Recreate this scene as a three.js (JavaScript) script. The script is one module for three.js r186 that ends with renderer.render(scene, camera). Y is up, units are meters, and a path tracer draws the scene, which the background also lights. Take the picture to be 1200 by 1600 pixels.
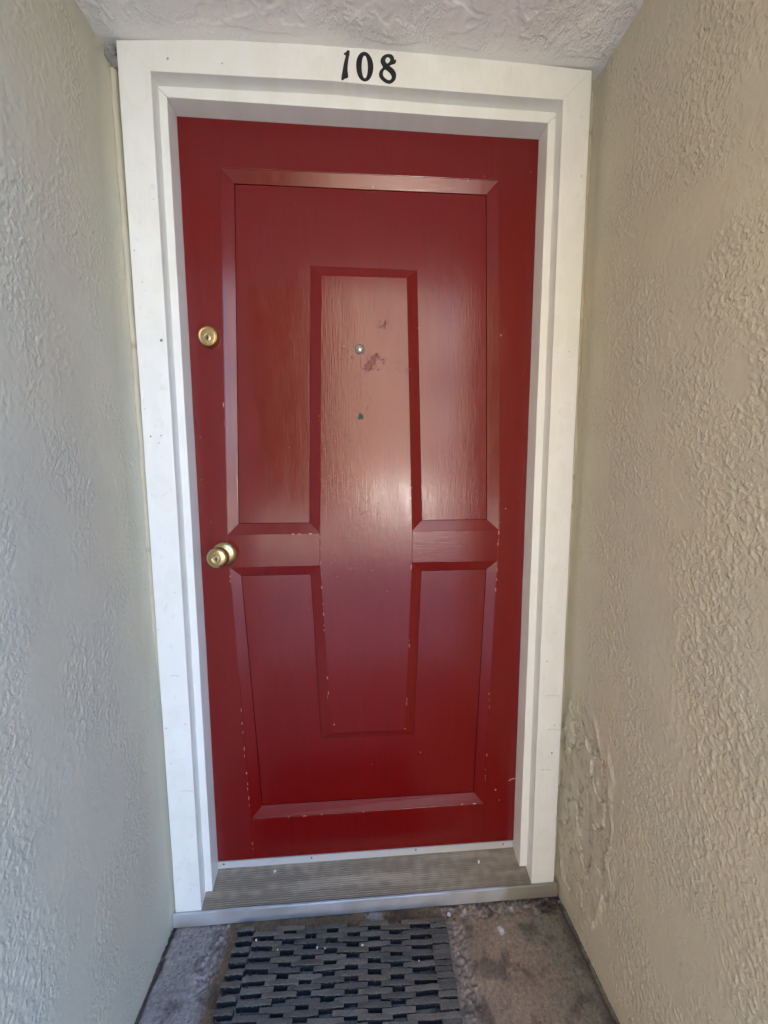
import * as THREE from 'three';
import { mergeGeometries, toCreasedNormals } from 'three/addons/utils/BufferGeometryUtils.js';
import { RoundedBoxGeometry } from 'three/addons/geometries/RoundedBoxGeometry.js';

// ------------------------------------------------------------------ camera, sky, sun, exposure
const Y0 = 0.092;                                   // height of the door's bottom edge above the floor
const scene = new THREE.Scene();
const camera = new THREE.PerspectiveCamera(106.26, 768 / 1024, 0.02, 600);
camera.position.set(0.4194, 1.1352 + Y0, 1.0435);
camera.rotation.order = 'YXZ';
camera.rotation.set(-0.1052, -0.0699, -0.0038);

const renderer = new THREE.WebGLRenderer({ antialias: true });
renderer.setSize(768, 1024);
renderer.toneMapping = THREE.LinearToneMapping;
renderer.toneMappingExposure = 6.7;
renderer.shadowMap.enabled = true;

{ // clear daytime sky: pale at the horizon, blue overhead
  const w = 256, h = 128, d = new Float32Array(w * h * 4);
  for (let j = 0; j < h; j++) for (let i = 0; i < w; i++) {
    const el = (j + 0.5) / h * Math.PI - Math.PI / 2, s = Math.max(0, Math.sin(el));
    const t = Math.pow(1 - s, 3.2);
    const k = (j * w + i) * 4;
    d[k] = 0.14 + 0.4 * t; d[k + 1] = 0.32 + 0.43 * t; d[k + 2] = 0.74 + 0.3 * t; d[k + 3] = 1;
  }
  const sky = new THREE.DataTexture(d, w, h, THREE.RGBAFormat, THREE.FloatType);
  sky.mapping = THREE.EquirectangularReflectionMapping; sky.magFilter = THREE.LinearFilter; sky.needsUpdate = true;
  scene.background = sky; scene.environment = sky;
}
const sun = new THREE.DirectionalLight(new THREE.Color(1, 0.94, 0.84), 5);
sun.position.set(6, 10, -8); sun.target.position.set(0, 0, 4); scene.add(sun, sun.target);
sun.castShadow = true; sun.shadow.mapSize.set(2048, 2048);
Object.assign(sun.shadow.camera, { left: -25, right: 25, top: 25, bottom: -25, near: 0.5, far: 60 });

// ------------------------------------------------------------------ helpers
let seed = 7;
const rnd = () => { seed = (seed * 1664525 + 1013904223) >>> 0; return seed / 4294967296; };
const rr = (a, b) => a + (b - a) * rnd();
const sst = (a, b, x) => { const t = Math.min(1, Math.max(0, (x - a) / (b - a))); return t * t * (3 - 2 * t); };
const mix = (a, b, t) => a + (b - a) * t;
function h2(x, y, s) { let h = Math.imul(x, 374761393) ^ Math.imul(y, 668265263) ^ Math.imul(s, 2147483647 - 98765); h = Math.imul(h ^ (h >>> 13), 1274126177); h ^= h >>> 16; return (h >>> 0) / 4294967296; }
function gn(x, y, s = 0) {                           // gradient noise, about -1..1
  const xi = Math.floor(x), yi = Math.floor(y), xf = x - xi, yf = y - yi;
  const u = xf * xf * xf * (xf * (xf * 6 - 15) + 10), v = yf * yf * yf * (yf * (yf * 6 - 15) + 10);
  const g = (i, j) => { const a = h2(xi + i, yi + j, s) * 6.2831853; return Math.cos(a) * (xf - i) + Math.sin(a) * (yf - j); };
  const a = g(0, 0), b = g(1, 0), c = g(0, 1), d = g(1, 1);
  return 1.5 * (a + (b - a) * u + (c - a + (a - b - c + d) * u) * v);
}
const fbm = (x, y, s = 0, o = 4) => { let r = 0, a = 0.5; for (let i = 0; i < o; i++) { r += a * gn(x, y, s + i * 17); x *= 2.03; y *= 2.03; a *= 0.5; } return r; };
function cells(x, y, s) {                            // distance to the nearest cell border and the cell's own number
  const xi = Math.floor(x), yi = Math.floor(y); let d1 = 9, d2 = 9, id = 0;
  for (let j = -1; j < 2; j++) for (let i = -1; i < 2; i++) {
    const px = xi + i + h2(xi + i, yi + j, s), py = yi + j + h2(xi + i, yi + j, s + 5), d = Math.hypot(px - x, py - y);
    if (d < d1) { d2 = d1; d1 = d; id = h2(xi + i, yi + j, s + 9); } else if (d < d2) d2 = d;
  }
  return [d2 - d1, id];
}
const taken = new Map();
const numbered = n => { const k = taken.get(n) || 0; taken.set(n, k + 1); return k ? `${n}_${String(k).padStart(3, '0')}` : n; };
function thing(name, label, category, x = 0, y = 0, z = 0, group) {
  const o = new THREE.Group(); o.name = numbered(name); o.position.set(x, y, z); o.userData = { label, category };
  if (group) o.userData.group = group; scene.add(o); return o;
}
function part(name, geo, mat, parent, label) {
  const m = new THREE.Mesh(geo, mat); m.name = name; m.castShadow = m.receiveShadow = true; parent.add(m);
  if (label) m.userData.label = label; return m;
}
function setting(name, geo, mat) { const m = part(numbered(name), geo, mat, scene); m.userData.kind = 'structure'; return m; }
const lin = (r, g, b) => new THREE.Color().setRGB(r, g, b);
const std = (c, rough, extra = {}) => new THREE.MeshStandardMaterial({ color: c, roughness: rough, ...extra });
function box(x0, x1, y0, y1, z0, z1) { const g = new THREE.BoxGeometry(x1 - x0, y1 - y0, z1 - z0); g.translate((x0 + x1) / 2, (y0 + y1) / 2, (z0 + z1) / 2); return g; }
function planar(g, su, sv, swap) {                   // texture coordinates in metres, from x and y
  const p = g.attributes.position, uv = new Float32Array(p.count * 2);
  for (let i = 0; i < p.count; i++) { const a = p.getX(i) * su, b = p.getY(i) * sv; uv[2 * i] = swap ? b : a; uv[2 * i + 1] = swap ? a : b; }
  g.setAttribute('uv', new THREE.BufferAttribute(uv, 2)); return g;
}
function prism(pts, z0, z1, bev = 0.0006, holes = []) {  // a flat piece with eased edges
  const s = new THREE.Shape(pts.map(p => new THREE.Vector2(p[0], p[1])));
  for (const h of holes) s.holes.push(new THREE.Path(h.map(p => new THREE.Vector2(p[0], p[1]))));
  const g = new THREE.ExtrudeGeometry(s, { depth: z1 - z0 - 2 * bev, bevelEnabled: bev > 0, bevelThickness: bev, bevelSize: bev, bevelOffset: -bev, bevelSegments: 2, curveSegments: 16 });
  g.translate(0, 0, z0 + bev); return g;
}
function relief(us, vs, at, colour) {                // a sheet of vertices over two lists of coordinates
  const nu = us.length, nv = vs.length, P = new Float32Array(nu * nv * 3), UV = new Float32Array(nu * nv * 2), C = colour ? new Float32Array(nu * nv * 3) : null, ix = [];
  for (let j = 0; j < nv; j++) for (let i = 0; i < nu; i++) {
    const k = j * nu + i, q = at(us[i], vs[j]); P[3 * k] = q[0]; P[3 * k + 1] = q[1]; P[3 * k + 2] = q[2]; UV[2 * k] = us[i]; UV[2 * k + 1] = vs[j];
    if (C) { const c = colour(us[i], vs[j]); C[3 * k] = c[0]; C[3 * k + 1] = c[1]; C[3 * k + 2] = c[2]; }
  }
  for (let j = 0; j < nv - 1; j++) for (let i = 0; i < nu - 1; i++) { const k = j * nu + i; ix.push(k, k + 1, k + nu, k + 1, k + nu + 1, k + nu); }
  const g = new THREE.BufferGeometry(); g.setAttribute('position', new THREE.BufferAttribute(P, 3)); g.setAttribute('uv', new THREE.BufferAttribute(UV, 2));
  if (C) g.setAttribute('color', new THREE.BufferAttribute(C, 3));
  g.setIndex(ix); g.computeVertexNormals(); return g;
}
const span = (a, b, n) => Array.from({ length: n + 1 }, (_, i) => a + (b - a) * i / n);
function greyTex(w, h, f, reps = 1) {                // a linear grey map that tiles
  const d = new Uint8Array(w * h * 4);
  for (let j = 0; j < h; j++) for (let i = 0; i < w; i++) { const v = Math.max(0, Math.min(255, 255 * f(i / w, j / h))), k = (j * w + i) * 4; d[k] = d[k + 1] = d[k + 2] = v; d[k + 3] = 255; }
  const t = new THREE.DataTexture(d, w, h); t.wrapS = t.wrapT = THREE.RepeatWrapping; t.magFilter = THREE.LinearFilter; t.minFilter = THREE.LinearMipmapLinearFilter; t.generateMipmaps = true; t.repeat.set(reps, reps); t.needsUpdate = true; return t;
}
function tileN(u, v, fx, fy, s) {                    // noise that repeats over the unit square
  const a = gn(u * fx, v * fy, s), b = gn((u - 1) * fx, v * fy, s), c = gn(u * fx, (v - 1) * fy, s), d = gn((u - 1) * fx, (v - 1) * fy, s);
  return (a * (1 - u) + b * u) * (1 - v) + (c * (1 - u) + d * u) * v;
}

// ------------------------------------------------------------------ the outdoors behind the camera
const groundTone = greyTex(512, 512, (u, v) => 0.75 + 0.22 * tileN(u, v, 12, 12, 3) + 0.15 * tileN(u, v, 90, 90, 4));
{
  const g = new THREE.PlaneGeometry(600, 600); g.rotateX(-Math.PI / 2); g.translate(0, -0.02, 0);
  const uv = g.attributes.uv; for (let i = 0; i < uv.count; i++) uv.setXY(i, uv.getX(i) * 300, uv.getY(i) * 300);
  setting('ground', g, std(lin(0.10, 0.12, 0.055), 0.95, { map: groundTone }));
  const p = box(-12, 14, -0.1, -0.006, 1.3, 17); setting('pavement', p, std(lin(0.5, 0.45, 0.38), 0.9));
}
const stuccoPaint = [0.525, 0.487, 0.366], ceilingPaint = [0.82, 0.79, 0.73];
const outerStucco = std(lin(...stuccoPaint), 0.8);
{ // the block the door belongs to: it keeps the sun off the recess
  const b = thing('apartment_building', 'low beige stucco apartment block around the recessed entry', 'building', 0.44, 0, 0);
  const L = (...a) => { const g = box(...a); g.translate(-0.44, 0, 0); return g; };
  part('wall', L(-9, -0.132, -0.05, 2.19, -5, 1.0), outerStucco, b);
  part('wall', L(1.014, 9, -0.05, 2.19, -5, 1.0), outerStucco, b);
  part('wall', L(-0.131, 1.013, -0.05, 2.189, -5, -0.06), outerStucco, b);
  part('parapet', L(-9, 9, 2.192, 2.75, -5, 0.998), outerStucco, b);
  part('roof', L(-9.2, 9.2, 2.752, 2.9, -5.2, 1.06), std(lin(0.2, 0.18, 0.16), 0.9), b);
}
{ // sunlit block across the yard; the door's gloss paint mirrors it
  const b = thing('apartment_building', 'sunlit cream apartment block across the yard', 'building', 0.6, 0, 12);
  const wallM = std(lin(0.58, 0.47, 0.35), 0.85), glass = std(lin(0.03, 0.035, 0.04), 0.08), fr = std(lin(0.75, 0.73, 0.68), 0.5);
  part('wall', box(-1.1, 3.5, -0.05, 8.2, 0, 6), wallM, b);
  part('roof', box(-1.3, 3.7, 8.202, 8.5, -0.3, 6.3), std(lin(0.22, 0.15, 0.11), 0.9), b);
  for (const x of [2.1]) for (const y of [0.9, 3.6, 6.3]) {
    const w = part('window', box(x, x + 1.1, y, y + 1.3, -0.06, 0.002), fr, b);
    part('pane', box(x + 0.06, x + 0.52, y + 0.06, y + 1.24, -0.07, -0.0595), glass, w); part('pane', box(x + 0.58, x + 1.04, y + 0.06, y + 1.24, -0.07, -0.0595), glass, w);
  }
  const c = thing('apartment_building', 'added brown stucco wing out of view that blocks the sky on the left', 'building', -6.5, 0, 7);  // unseen wing, added to keep sky light from the left off the recess
  part('wall', box(-3, 3.4, -0.05, 8.8, -5.2, 9), std(lin(0.5, 0.37, 0.23), 0.85), c);
  part('roof', box(-3.2, 3.7, 8.802, 9.1, -5.4, 9.2), std(lin(0.2, 0.14, 0.1), 0.9), c);
}
{ // added out of view: foliage screen darkening the door's reflection, steel box throwing glare
  const h = thing('added_hedge', 'added dark green foliage screen out of view that darkens the door reflection', 'added_hedge', -2.3, 0, 11.2);
  const leaf = new THREE.PlaneGeometry(0.07, 0.04), im = new THREE.InstancedMesh(leaf, std(lin(0.045, 0.075, 0.03), 0.7), 13000), m4 = new THREE.Matrix4(), e = new THREE.Euler(), q = new THREE.Quaternion(), v = new THREE.Vector3(), one = new THREE.Vector3(1, 1, 1);
  for (let i = 0; i < 13000; i++) { v.set(rr(-2, 2), rr(0.05, 8.6) + 0.3 * rnd(), rr(-0.4, 0.4)); if (rnd() < 0.6) v.z = rr(-0.42, -0.32); q.setFromEuler(e.set(rr(0, 6), rr(0, 6), rr(0, 6))); im.setMatrixAt(i, m4.compose(v, q, one)); }
  im.name = 'foliage'; im.userData.kind = 'stuff'; h.add(im);
  part('stem', box(-1.9, 1.9, 0, 8.5, -0.28, 0.28), std(lin(0.02, 0.03, 0.014), 0.9), h);
  const w = thing('added_reflector', 'added steel reflector box out of view with sloped lid that throws glare on the door', 'added reflector', 1.6, 0, 8.6); w.rotation.y = -0.19;
  part('body', box(-0.45, 0.45, 0, 0.26, 0, 0.5), std(lin(0.3, 0.31, 0.3), 0.5), w);
  const lid = new THREE.BoxGeometry(0.92, 0.62, 0.03); lid.rotateX(0.46); lid.translate(0, 0.535, 0.13);
  part('lid', lid, std(lin(0.6, 0.6, 0.58), 0.36, { metalness: 1 }), w);
  part('side', prism([[0, 0.26], [-0.5, 0.26], [-0.3, 0.79]], -0.44, 0.44, 0.001).rotateY(Math.PI / 2), std(lin(0.3, 0.31, 0.3), 0.5), w);
}

// ------------------------------------------------------------------ stucco of the recess
const wallGrain = greyTex(512, 512, (u, v) => 0.5 + 0.3 * tileN(u, v, 60, 60, 21) + 0.25 * tileN(u, v, 130, 130, 22));
wallGrain.repeat.set(4, 4);
const stuccoMat = std(0xffffff, 0.62, { vertexColors: true, bumpMap: wallGrain, bumpScale: 0.0007 });
function grit(w, h, f) {                             // an unrepeated bump map from a height function, 0..1
  const d = new Uint8Array(w * h * 4);
  for (let j = 0; j < h; j++) for (let i = 0; i < w; i++) { const v = Math.max(0, Math.min(255, 255 * f((i + 0.5) / w, (j + 0.5) / h))), k = (j * w + i) * 4; d[k] = d[k + 1] = d[k + 2] = v; d[k + 3] = 255; }
  const t = new THREE.DataTexture(d, w, h); t.wrapS = t.wrapT = THREE.RepeatWrapping; t.magFilter = THREE.LinearFilter; t.needsUpdate = true; return t;
}
function crisp(a, b, s, dens) {                       // knocked-down lumps, trowel ridges, pits
  const wa = a + 0.003 * gn(a * 90, b * 90, s + 1), wb = b + 0.003 * gn(a * 90, b * 90, s + 2);
  const patch = sst(-0.18, 0.12, fbm(a * 7, b * 4.5, s + 3, 4) + dens);
  const n = gn(wa * 150, wb * 105, s + 4), m = gn(wa * 300, wb * 240, s + 5), o = gn(wa * 75, wb * 50, s + 6), q = gn(a * 620, b * 560, s + 7);
  const lump = sst(0.1, 0.17, n + 0.5 * m), big = sst(0.22, 0.28, o + 0.4 * n), ridge = sst(0.9, 0.96, 1 - Math.abs(gn(wa * 40, wb * 26, s + 8) + 0.25 * m)) * sst(0, 0.2, gn(a * 12, b * 10, s + 9));
  const pit = sst(0.5, 0.6, gn(a * 210, b * 210, s + 11));
  return 0.3 + patch * (0.3 * lump + 0.3 * big * lump + 0.14 * m) + 0.26 * ridge + 0.07 * q - 0.25 * pit * patch;
}
function stucco(a, b, s, amt) {                      // trowelled knock-down texture, metres
  const wa = a + 0.004 * gn(a * 60, b * 60, s + 1), wb = b + 0.004 * gn(a * 60, b * 60, s + 2);
  const patch = sst(-0.16, 0.14, fbm(a * 7, b * 4.5, s + 3, 4));
  const n = gn(wa * 120, wb * 85, s + 4), m = gn(wa * 230, wb * 190, s + 5), o = gn(wa * 62, wb * 40, s + 10);
  const lump = sst(0.06, 0.2, n + 0.45 * m), blob = sst(0.14, 0.24, o + 0.5 * n) * sst(0.05, 0.3, fbm(a * 5, b * 5, s + 12, 2));
  const worm = sst(0.88, 0.98, 1 - Math.abs(gn(wa * 34, wb * 22, s + 6) + 0.2 * m)) * sst(0.1, 0.3, gn(a * 11, b * 9, s + 7));
  const plate = sst(-0.012, 0.012, fbm(wa * 13, wb * 8, s + 8, 4));
  return amt * (patch * (0.0014 * lump + 0.0007 * m) + 0.0013 * blob + 0.0008 * worm + 0.0006 * plate + 0.0003 * n) + 0.0035 * gn(a * 2.3, b * 1.7, s + 9);
}
function paintTone(a, b, s, paint = stuccoPaint) {                        // uneven coats of paint: blotches with a grain
  const n = fbm(a * 9, b * 7, s, 5), f = gn(a * 160, b * 160, s + 3);
  const k = 1 + 0.07 * n + 0.03 * f, hue = 0.05 * fbm(a * 5, b * 4, s + 40, 3);
  return [paint[0] * k * (1 + hue), paint[1] * k, paint[2] * k * (1 - hue)];
}
const sideMat = (s, dens, sc) => std(0xffffff, 0.66, { vertexColors: true, bumpMap: grit(580, 1860, (u, v) => crisp(0.05 + 0.58 * u, 2.16 * v, s, dens)), bumpScale: sc });
const sideUV = g => { const uv = g.attributes.uv; for (let i = 0; i < uv.count; i++) uv.setXY(i, (uv.getX(i) - 0.05) / 0.58, uv.getY(i) / 2.16); return g; };
const zs = [...span(0.05, 0.63, 250), ...span(0.63, 1.0, 45).slice(1)];
const ys = span(-0.01, 2.175, 900);
const leftX = y => mix(-0.094, -0.124, sst(0, 1.5, y) * 0.75 + 0.25 * y / 2.16);
{
  const w = thing('stucco_wall', 'grey beige stucco wall on the side of the brass door knob', 'wall', -0.11, 0, 0.5);
  const edge = z => sst(0.06, 0.17, z);
  const g = relief(zs, ys, (z, y) => {
    const e = mix(0.18, 1, edge(z + 0.03 * gn(y * 6, 0, 70))), foot = sst(0.5, 0.02, y) * 0.55;
    const round = 0.016 * Math.pow(Math.max(0, 1 - (z - 0.05) / 0.05), 2);
    return [leftX(y) + 0.11 + stucco(z, y, 100, 0.36 * e * (1 - foot)) + round, y, z - 0.5];
  }, (z, y) => paintTone(z, y, 300));
  part('stucco_face', sideUV(g), sideMat(100, -0.06, 0.0011), w);
}
const peelZone = (z, y) => {                         // the blistered patch low down beside the frame
  const r = Math.hypot((z - 0.16) / 0.13, (y - 0.34) / 0.29);
  return sst(1.12, 0.8, r + 0.35 * fbm(z * 14, y * 10, 501, 3));
};
function peel(z, y) {
  const wz = z + 0.03 * fbm(z * 24, y * 24, 511, 4), wy = y + 0.05 * fbm(z * 20, y * 20, 517, 4);
  const [d, id] = cells(wz * 19, wy * 9, 523), [d2, id2] = cells(wz * 46 + 3, wy * 26, 541);
  const m = peelZone(z, y), rim = sst(0, 0.5, m) * sst(1, 0.5, m);
  const crack = m * sst(0.055, 0.015, d) * (id > 0.3 ? 1 : 0), fine = m * sst(0.05, 0.02, d2) * (id2 > 0.62 ? 1 : 0);
  return { m, h: m * (0.0075 * (id - 0.35) * sst(0, 0.12, d) + 0.003 * (id2 - 0.5)) - 0.0035 * crack - 0.0018 * fine + 0.003 * rim, crack: Math.max(crack, 0.7 * fine) };
}
{
  const w = thing('stucco_wall', 'tan stucco wall with blistered cracked plaster low beside the frame', 'wall', 1.0, 0, 0.5);
  const g = relief(zs, ys, (z, y) => {
    const e = mix(0.22, 1, sst(0.06, 0.2, z + 0.03 * gn(y * 6, 0, 71)));
    const p = peel(z, y), round = 0.008 * Math.pow(Math.max(0, 1 - (z - 0.05) / 0.035), 2);
    const h = stucco(z * 1.05, y, 200, 0.55 * e) * (1 - 0.75 * p.m) + p.h + round;
    return [mix(0.993, 1.004, y / 2.16) - 1.0 - h, y, z - 0.5];
  }, (z, y) => {
    const c = paintTone(z, y, 350), p = peel(z, y);
    const dirt = Math.min(1, 0.42 * p.crack + p.m * 0.25 * sst(0.05, 0.3, fbm(z * 40, y * 30, 551, 4)));
    return [mix(c[0], 0.12, dirt), mix(c[1], 0.085, dirt), mix(c[2], 0.055, dirt)];
  });
  part('stucco_face', sideUV(g), sideMat(200, 0.08, 0.0016), w);
}
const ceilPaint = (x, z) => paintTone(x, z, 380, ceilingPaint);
const ceilY = (x, z) => 2.0605 + Y0 + 0.0145 * sst(-0.1, 0.25, x) - 0.006 * sst(0.45, 0.9, x);
{
  const c = thing('porch_ceiling', 'off white textured plaster ceiling above the door frame', 'ceiling', 0.44, 2.16, 0.5);
  const xs = span(-0.15, 1.03, 420), zz = [...span(0.04, 0.36, 130), ...span(0.36, 1.0, 80).slice(1)];
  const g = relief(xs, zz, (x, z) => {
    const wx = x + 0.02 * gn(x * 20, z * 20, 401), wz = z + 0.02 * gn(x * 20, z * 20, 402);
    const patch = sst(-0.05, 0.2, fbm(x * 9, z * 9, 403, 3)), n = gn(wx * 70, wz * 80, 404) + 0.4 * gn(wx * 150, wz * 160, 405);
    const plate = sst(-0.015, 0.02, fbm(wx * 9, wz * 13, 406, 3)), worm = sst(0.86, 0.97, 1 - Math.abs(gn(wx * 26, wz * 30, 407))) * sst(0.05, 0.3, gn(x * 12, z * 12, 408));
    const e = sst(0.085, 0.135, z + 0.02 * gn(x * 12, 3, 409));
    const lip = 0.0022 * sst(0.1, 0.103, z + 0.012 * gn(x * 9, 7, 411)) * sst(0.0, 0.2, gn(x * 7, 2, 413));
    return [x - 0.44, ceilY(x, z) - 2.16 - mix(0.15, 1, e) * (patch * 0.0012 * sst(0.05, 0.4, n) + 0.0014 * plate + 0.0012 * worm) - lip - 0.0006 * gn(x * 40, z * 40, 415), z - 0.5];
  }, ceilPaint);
  { const uv = g.attributes.uv; for (let i = 0; i < uv.count; i++) uv.setXY(i, (uv.getX(i) + 0.15) / 1.18, (uv.getY(i) - 0.04) / 0.4); }
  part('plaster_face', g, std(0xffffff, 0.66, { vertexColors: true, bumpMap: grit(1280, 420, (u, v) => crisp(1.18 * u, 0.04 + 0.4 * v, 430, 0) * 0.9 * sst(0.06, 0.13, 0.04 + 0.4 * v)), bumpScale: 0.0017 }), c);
}
// plaster returns and the rounded bead between casing and wall
function bead(x0, x1, z, r, s, yTop) {
  const n = 190, ring = 14, P = [], C = [], ix = [];
  for (let j = 0; j <= n; j++) {
    const y = mix(0.002, yTop, j / n), x = mix(x0, x1, j / n) + 0.0022 * gn(y * 9, 1, s), rad = r * (1 + 0.22 * gn(y * 14, 5, s + 2) + 0.1 * gn(y * 60, 5, s + 3));
    const c = paintTone(y, 0.3, s + 4), chip = 0.5 * sst(0.5, 0.6, gn(y * 41, 9, s + 6));
    for (let i = 0; i <= ring; i++) { const a = Math.PI * 2 * i / ring; P.push(x + rad * Math.cos(a), y, z + rad * 1.1 * Math.sin(a)); C.push(mix(c[0], 0.2, chip), mix(c[1], 0.16, chip), mix(c[2], 0.11, chip)); }
  }
  for (let j = 0; j < n; j++) for (let i = 0; i < ring; i++) { const k = j * (ring + 1) + i; ix.push(k, k + 1, k + ring + 1, k + 1, k + ring + 2, k + ring + 1); }
  const g = new THREE.BufferGeometry(); g.setAttribute('position', new THREE.Float32BufferAttribute(P, 3)); g.setAttribute('color', new THREE.Float32BufferAttribute(C, 3)); g.setIndex(ix);
  const uv = new Float32Array(P.length / 3 * 2); for (let i = 0; i < P.length / 3; i++) { uv[2 * i] = P[3 * i]; uv[2 * i + 1] = P[3 * i + 1]; } g.setAttribute('uv', new THREE.BufferAttribute(uv, 2));
  g.computeVertexNormals(); return g;
}
{
  const t = thing('plaster_bead', 'rounded plaster bead between the casing and the grey beige wall', 'trim');
  part('bead', bead(-0.0945, -0.108, 0.056, 0.0078, 601, 2.112), stuccoMat, t);
  const lumps = []; for (let i = 0; i < 9; i++) { const g = new THREE.IcosahedronGeometry(rr(0.005, 0.011), 2), p = g.attributes.position; for (let k = 0; k < p.count; k++) { const f = 1 + 0.35 * gn(p.getX(k) * 260 + i * 9, p.getY(k) * 260 + p.getZ(k) * 200, 651); p.setXYZ(k, p.getX(k) * f, p.getY(k) * f * 0.8, p.getZ(k) * f); } g.translate(rr(-0.114, -0.094), rr(2.112, 2.148), rr(0.056, 0.07)); g.deleteAttribute('uv'); g.computeVertexNormals(); lumps.push(g); }
  part('crumbled_plaster', mergeGeometries(lumps), std(lin(0.3, 0.29, 0.27), 0.9), t, 'crumbled grey plaster in the top corner');
  part('backing', relief(span(-0.14, -0.05, 24), span(0, 2.16, 200), (x, y) => [x, y, 0.052 + 0.002 * gn(x * 60, y * 20, 611)], (x, y) => paintTone(x, y, 613)), stuccoMat, t);
  const t2 = thing('plaster_bead', 'thin uneven plaster bead between the casing and the tan wall', 'trim');
  part('bead', bead(0.99, 0.9915, 0.056, 0.0068, 621, 2.128), stuccoMat, t2);
  part('backing', relief(span(0.94, 1.02, 24), span(0, 2.16, 200), (x, y) => [x, y, 0.052 + 0.002 * gn(x * 60, y * 20, 631)], (x, y) => paintTone(x, y, 633)), stuccoMat, t2);
}

// ------------------------------------------------------------------ floor slab
{
  const xs = span(-0.14, 1.04, 400), zz = [...span(0.03, 0.5, 190), ...span(0.5, 1.32, 60).slice(1)];
  const rough = (x, z) => {
    const w = 0.02 * fbm(x * 20, z * 20, 701, 3);
    const left = sst(0.036, 0.012, Math.abs(x + w - 0.045 + 0.12 * (z - 0.13))) * sst(0.27, 0.19, z + w), edgeL = sst(0.03, 0.0, x + 0.1 + w) * sst(0.22, 0.17, z + w);
    const front = sst(0.135, 0.112, z + w * 1.3) * sst(0.6, 0.68, x + w), right = sst(0.03, 0.012, Math.abs(x + w - 0.672)) * 0.6;
    return Math.min(1, Math.max(left, edgeL, front, right));
  };
  const g = relief(xs, zz, (x, z) => {
    const r = rough(x, z), n = fbm(x * 60, z * 60, 711, 4), q = gn(x * 130, z * 130, 713);
    const crackL = sst(0.005, 0.001, Math.abs(x - (leftX(0) + 0.007 + 0.003 * gn(z * 20, 0, 715)))), crackR = sst(0.005, 0.001, Math.abs(x - 0.984 - 0.003 * gn(z * 18, 0, 717)));
    return [x, 0.0008 * n + r * (0.009 * n + 0.006 * q - 0.005) - 0.006 * Math.max(crackL, crackR) + (z > 1.0 ? -0.0 : 0), z];
  }, (x, z) => {
    const n = fbm(x * 14, z * 14, 721, 5), f = gn(x * 240, z * 240, 723), f2 = gn(x * 110, z * 110, 724);
    const toBrown = sst(0.35, 0.75, x + 0.12 * n);
    let c = [mix(0.3, 0.3, toBrown), mix(0.265, 0.22, toBrown), mix(0.225, 0.14, toBrown)];
    const green = sst(0.83, 0.93, x + 0.16 * n) * 0.75; c = c.map((v, i) => mix(v, [0.15, 0.15, 0.1][i], green));
    // rust-brown dirt that collected round the mat
    const mx = x + 0.05 * (z - 0.12) + 0.012 * n, mz = z + 0.012 * n - 0.03 * (x - 0.1);
    const stain = Math.max(sst(0.046, 0.07, mx + 0.02 * f2) * sst(0.118, 0.098, mx) * sst(0.5, 0.42, z), sst(0.135, 0.105, mz) * sst(0.04, 0.07, mx) * sst(0.72, 0.6, mx));
    c = c.map((v, i) => mix(v, [0.17, 0.1, 0.042][i], 0.92 * stain));
    const blot = sst(0.08, 0.32, fbm(x * 15 + 3, z * 15, 731, 5)) * 0.42; c = c.map(v => v * (1 - blot));
    const pale = rough(x, z) * sst(0.0, 0.35, fbm(x * 50, z * 50, 741, 3)); c = c.map((v, i) => mix(v, [0.5, 0.41, 0.34][i], 0.75 * pale));
    const drip = sst(0.011, 0.006, Math.hypot(x - 0.792, z - 0.16) + 0.006 * f2); c = c.map((v, i) => mix(v, [0.62, 0.58, 0.5][i], drip));
    const drip2 = sst(0.02, 0.012, Math.hypot((x - 0.455) * 0.7, z - 0.104) + 0.008 * f2); c = c.map((v, i) => mix(v, [0.5, 0.46, 0.4][i], 0.5 * drip2));
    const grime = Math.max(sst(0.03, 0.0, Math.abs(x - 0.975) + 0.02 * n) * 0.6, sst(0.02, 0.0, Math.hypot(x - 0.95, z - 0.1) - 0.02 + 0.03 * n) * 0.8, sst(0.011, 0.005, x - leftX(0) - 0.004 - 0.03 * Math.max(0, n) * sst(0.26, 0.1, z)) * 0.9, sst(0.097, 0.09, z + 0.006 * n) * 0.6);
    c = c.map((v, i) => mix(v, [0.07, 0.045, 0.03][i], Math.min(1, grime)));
    const k = 1 + 0.38 * n + 0.3 * f + 0.28 * f2; return c.map(v => Math.max(0.02, v * k));
  });
  const speck = greyTex(1024, 1024, (u, v) => 0.86 + 0.16 * tileN(u, v, 120, 120, 751) + 0.2 * tileN(u, v, 260, 260, 752) - 0.4 * sst(0.35, 0.5, tileN(u, v, 80, 80, 753))); speck.repeat.set(2, 2);
  setting('concrete_floor', g, std(0xffffff, 0.85, { vertexColors: true, map: speck, bumpMap: speck, bumpScale: 0.0016 }));
}

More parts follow.
